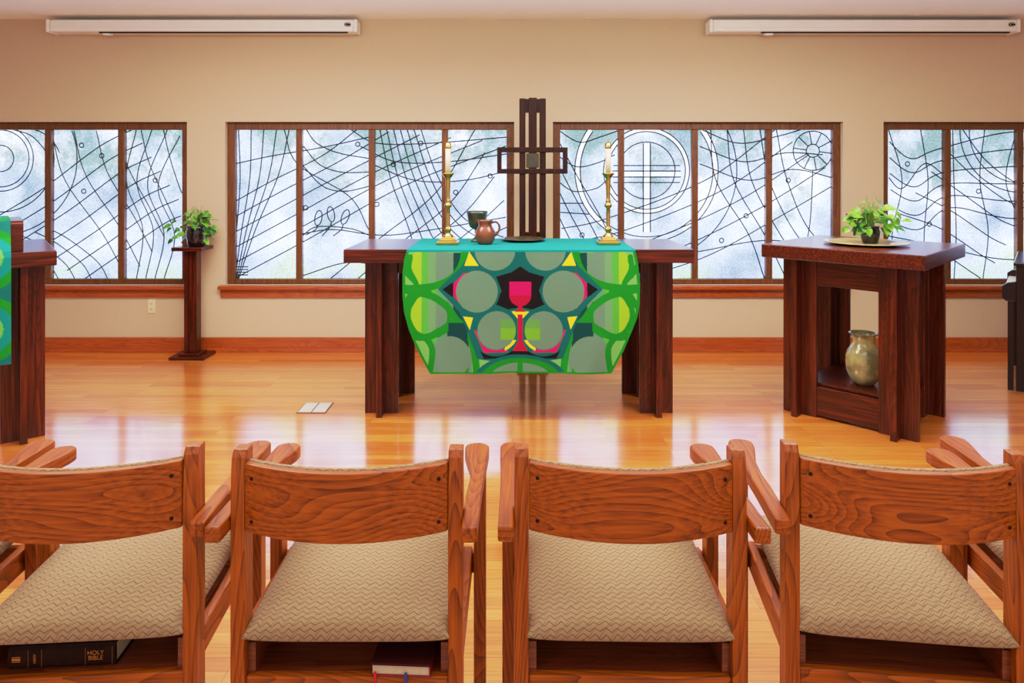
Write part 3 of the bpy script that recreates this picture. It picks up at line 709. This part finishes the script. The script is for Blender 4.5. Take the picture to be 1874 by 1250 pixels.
# ---------------------------------------------------------------- chairs
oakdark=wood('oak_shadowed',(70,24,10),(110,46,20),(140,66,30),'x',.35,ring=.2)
def build_chair(loc,rz,label):
    e=thing('armchair',label,'chair',loc,rz,group='row of oak chapel armchairs')
    for s in (-1,1):
        bm=bmesh.new()
        st=[(0,.0,.05,.031),(.7,.0,.05,.031),(.80,.003,.047,.031),(.838,.007,.043,.031),(.852,.018,.032,.031)]
        rings=[]
        for z,y0,dp,w in st:
            xo=s*.25; xi=s*(.25-w)
            rings.append([bm.verts.new(c) for c in ((xo,y0,z),(xi,y0,z),(xi,.05,z),(xo,.05,z))])
        for a,b in zip(rings,rings[1:]):
            for i in range(4): bm.faces.new((a[i],a[(i+1)%4],b[(i+1)%4],b[i]))
        bm.faces.new(rings[0]); bm.faces.new(rings[-1])
        frombm('leg',bm,oak['z'],parent=e,bevel=.0025)
    for s in (-1,1):
        x0,x1=sorted((s*.255,s*.287))
        boxes('leg',[(x0,x1,.345,.395,0,.672)],oak['z'],parent=e,bevel=.004)
    for s in (-1,1):
        inn=[(.2505,-.05),(.2505,.12),(.254,.20),(.250,.28),(.238,.34),(.229,.39),(.228,.415)]
        out=[(.284,-.05),(.285,.12),(.287,.2),(.289,.28),(.292,.34),(.294,.39),(.294,.415)]
        cx=(.228+.294)/2; r=.033
        end=[(cx+r*math.cos(a),.415+r*.9*math.sin(a)) for a in np.linspace(0,math.pi,11)][1:-1]
        ol=inn+list(reversed(end))+list(reversed(out))
        ol=[(s*x,y) for x,y in ol]
        prism('armrest',ol,.683,.717,oak['y'],zf=lambda x,y:-.017*max(0,(y+.05))/.5,parent=e,bevel=.005,seg=3)
    for s in (-1,1):
        x0,x1=sorted((s*.2255,s*.2495)); boxes('side_rail',[(x0,x1,.05,.40,.375,.435)],oak['y'],parent=e,bevel=.004)
    boxes('front_rail',[(-.2555,.2555,.372,.395,.375,.43)],oak['x'],parent=e,bevel=.004)
    boxes('rear_rail',[(-.219,.219,.008,.028,.320,.364)],oak['x'],parent=e,bevel=.003)
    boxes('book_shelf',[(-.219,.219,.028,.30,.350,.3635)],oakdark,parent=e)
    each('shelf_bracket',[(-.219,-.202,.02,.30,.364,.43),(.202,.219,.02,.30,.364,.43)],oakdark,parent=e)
    n,m=34,34; hw=.2225; y0,y1=-.006,.455; zc=.456; bm=bmesh.new()
    us=[-math.cos(math.pi*i/(n-1)) for i in range(n)]; us=[math.copysign(abs(u)**.7,u) for u in us]
    def ht(u,v): return (max(0,1-abs(u)**5)*max(0,1-abs(v)**6))**.40
    top=[];bot=[]
    for i,u in enumerate(us):
        rt=[];rb=[]
        for j,v in enumerate(us):
            x=hw*u; y=(y0+y1)/2+(y1-y0)/2*v
            hgt=ht(u,v); crown=.018*(1-u*u)*(1-v*v)
            tilt=.012*(v+1)/2
            vt=bm.verts.new((x,y,zc+.038*hgt+crown+tilt))
            rt.append(vt)
            rb.append(vt if (i in (0,n-1) or j in (0,n-1)) else bm.verts.new((x,y,zc-.024*hgt+tilt*.3)))
        top.append(rt);bot.append(rb)
    for i in range(n-1):
        for j in range(n-1):
            bm.faces.new((top[i][j],top[i+1][j],top[i+1][j+1],top[i][j+1]))
            bm.faces.new((bot[i][j],bot[i][j+1],bot[i+1][j+1],bot[i+1][j]))
    frombm('seat',bm,fabric,parent=e,smooth=True)
    def curved(name,mat,parent,off0,off1,z0,z1,hw,bulge=0,bev=.004,rows=6,smooth=False):
        bm=bmesh.new(); N=28; F0=[];F1=[]
        for i in range(N+1):
            x=-hw+2*hw*i/N; k=x/.222; yc=-.045+.055*k*k
            c0=[];c1=[]
            for j in range(rows+1):
                t=j/rows; z=z0+(z1-z0)*t
                bl=bulge*(1-(2*t-1)**4)*(1-k**6 if abs(k)<1 else 0)
                c0.append(bm.verts.new((x,yc+off0,z))); c1.append(bm.verts.new((x,yc+off1+bl,z)))
            F0.append(c0);F1.append(c1)
        for i in range(N):
            for j in range(rows):
                bm.faces.new((F0[i][j],F0[i+1][j],F0[i+1][j+1],F0[i][j+1])); bm.faces.new((F1[i][j],F1[i][j+1],F1[i+1][j+1],F1[i+1][j]))
            bm.faces.new((F0[i][0],F1[i][0],F1[i+1][0],F0[i+1][0])); bm.faces.new((F0[i][rows],F0[i+1][rows],F1[i+1][rows],F1[i][rows]))
        for i in (0,N):
            for j in range(rows): bm.faces.new((F0[i][j],F0[i][j+1],F1[i][j+1],F1[i][j]))
        return frombm(name,bm,mat,parent=parent,bevel=bev,seg=3,smooth=smooth)
    bp=curved('backrest',oak['x'],e,-.009,.009,.683,.829,.2185,bev=.003)
    curved('back_cushion',fabric,bp,.0095,.024,.688,.830,.2185,bulge=.016,bev=.006)
    for x in (-.2,.2):
        for z in (.80,.708):
            k=x/.222; yc=-.045+.055*k*k-.009
            lathe('bolt',[(0,.003),(.0025,.0028),(.0038,.0018),(.0042,0),(0,0)],bolt,seg=14,parent=bp,loc=(x,yc+.0003,z),rot=(math.pi/2,0,2*.055*x/.222**2))
    return e
lab='honey oak armchair with beige zigzag upholstery'
CD=1.47
base=build_chair((-.357,CD,0),0,lab+', red book under seat')
kids={o.name:[c for c in bpy.data.objects if c.parent==o] for o in bpy.data.objects}
def copytree(o,parent=None):
    c=o.copy(); COL.objects.link(c)
    if parent: c.parent=parent
    for ch in list(kids[o.name]): copytree(ch,c)
    return c
specs=[(-1.530,CD+.0,6.5,''),(-.936,CD,4.2,', black Bible under seat'),(.255,CD,-1,''),(.849,CD,-7,''),(1.452,CD+.02,-8,'')]
for x,y,r,extra in specs:
    c=copytree(base); c.location=(x,y,0); c.rotation_euler=(0,0,math.radians(r)); c['label']=lab+(extra or ' and curved back panel')

def textmesh(body,size,name,mat,parent,M,ext=.0004,align='CENTER'):
    cu=bpy.data.curves.new('txt','FONT'); cu.body=body; cu.size=size; cu.extrude=ext; cu.align_x=align; cu.align_y='CENTER'; cu.space_line=.85
    t=bpy.data.objects.new('txt',cu); COL.objects.link(t)
    dg=bpy.context.evaluated_depsgraph_get(); me=bpy.data.meshes.new_from_object(t.evaluated_get(dg))
    bpy.data.objects.remove(t,do_unlink=True)
    me.transform(M); return finish(name,me,mat,parent=parent)
leather=plain('black_leather',(40,16,9),.75,0,.25,60,bmp=.2,spec=.15)
redl=plain('dark_red_cover',(130,8,14),.4,0,.15,60)
blackcov=plain('black_cover',(60,8,12),.6,0,.15,60,spec=.2)
pages=plain('book_pages',(196,178,154),.8,0,.06,200)
gold=plain('gold_foil',(190,130,60),.35,.6)
S=.3645
e=thing('bible','thick black leather Bible with gold spine lettering on chair shelf','book',(PX(112,1.5),1.502,S),math.radians(4.2))
BL=.113; T=.050
bm=bmesh.new()
pr=[(.15,0),(.006,0),(.001,.008),(-.001,.02),(-.001,T-.02),(.001,T-.008),(.006,T),(.15,T),(.15,T-.003),(.0075,T-.003),(.0075,.003),(.15,.003)]
a=[bm.verts.new((-BL,y,z)) for y,z in pr]; b=[bm.verts.new((BL,y,z)) for y,z in pr]; n=len(pr)
for i in range(n): bm.faces.new((a[i],b[i],b[(i+1)%n],a[(i+1)%n]))
for s in (a,b): bm.faces.new(s)
frombm('book_cover',bm,leather,parent=e)
boxes('page_block',[(-BL+.003,BL-.003,.008,.146,.0035,T-.0035)],pages,parent=e)
R=Matrix.Rotation(math.pi/2,4,'X')
textmesh('HOLY\nBIBLE',.0134,'spine_lettering',gold,e,Matrix.Translation((.072,-.0012,T*.52))@R)
textmesh('NRSV',.0085,'spine_lettering',gold,e,Matrix.Translation((-.056,-.0012,T*.5))@R@Matrix.Rotation(math.pi/2,4,'Z'))
each('gold_band',[(x0,x1,-.0016,-.0009,z0,z1) for x0,x1,z0,z1 in ((-.104,-.086,.019,.0205),(-.104,-.086,.0225,.027),(-.104,-.086,.029,.0305),(-.07,-.0695,.006,.044),(-.042,-.0415,.006,.044),(.05,.0505,.006,.044),(.107,.1075,.006,.044))],gold,parent=e)
e=thing('hymnal','dark red hardcover book with ribbon markers on the chair shelf','book',(PX(733,1.476),1.476,S),math.radians(-3))
boxes('back_cover',[(-.065,.065,0,.18,0,.004)],redl,parent=e,bevel=.001)
boxes('front_cover',[(-.065,.065,-.001,.18,.024,.029)],blackcov,parent=e,bevel=.001)
boxes('spine',[(.062,.065,0,.18,.004,.024)],redl,parent=e)
boxes('page_block',[(-.062,.0615,.003,.176,.004,.024)],pages,parent=e)
for x,c in ((-.055,(190,20,30)),(.012,(40,60,140))):
    boxes('ribbon_marker',[(x-.003,x+.003,-.0035,-.003,-.05,.0125)],plain('ribbon_%d'%c[0],c,.5),parent=e)

# ---------------------------------------------------------------- camera & light
cam=bpy.data.cameras.new('camera'); co=bpy.data.objects.new('camera',cam); COL.objects.link(co)
co.location=(0,0,CH); co.rotation_euler=(math.pi/2,0,0); cam.sensor_width=36; cam.lens=F/1874*36; cam.shift_y=-(625-HY)/1874
scene.camera=co
def area(name,loc,sx,sy,pw,c,rot=(0,0,0)):
    l=bpy.data.lights.new(name,'AREA'); l.shape='RECTANGLE'; l.size=sx; l.size_y=sy; l.energy=pw; l.color=c
    o=bpy.data.objects.new(name,l); COL.objects.link(o); o.location=loc; o.rotation_euler=rot; return o
area('room_fill',(-1.8,3.3,2.70),1.2,1.2,42,(1,.94,.86)); area('room_fill',(1.8,3.3,2.70),1.2,1.2,42,(1,.94,.86))  # fill lamps added out of view to light the room and walls
area('room_fill',(0,.6,2.70),3.5,1.2,30,(1,.95,.88))  # another added fill lamp, out of view
area('ceiling_fill',(0,3.4,2.42),5.0,.3,115,(1,.97,.91),(math.pi,0,0))  # added upward fill that brightens the ceiling, not a known fixture
w=bpy.data.worlds.new('world'); scene.world=w; w.use_nodes=True
w.node_tree.nodes['Background'].inputs[0].default_value=(1,.96,.90,1); w.node_tree.nodes['Background'].inputs[1].default_value=0.76
vs=scene.view_settings; vs.view_transform='Standard'; vs.look='None'
vs.exposure=0.12
vs.use_curve_mapping=True
cm=vs.curve_mapping; cm.white_level=(6,6,6)
c=cm.curves[3]
pts=[(0,0),(.02,.115),(.067,.42),(.12,.62),(.22,.77),(.45,.91),(1,1.0)]
c.points[0].location=pts[0]; c.points[1].location=pts[-1]
for p in pts[1:-1]: c.points.new(*p)
cm.update()
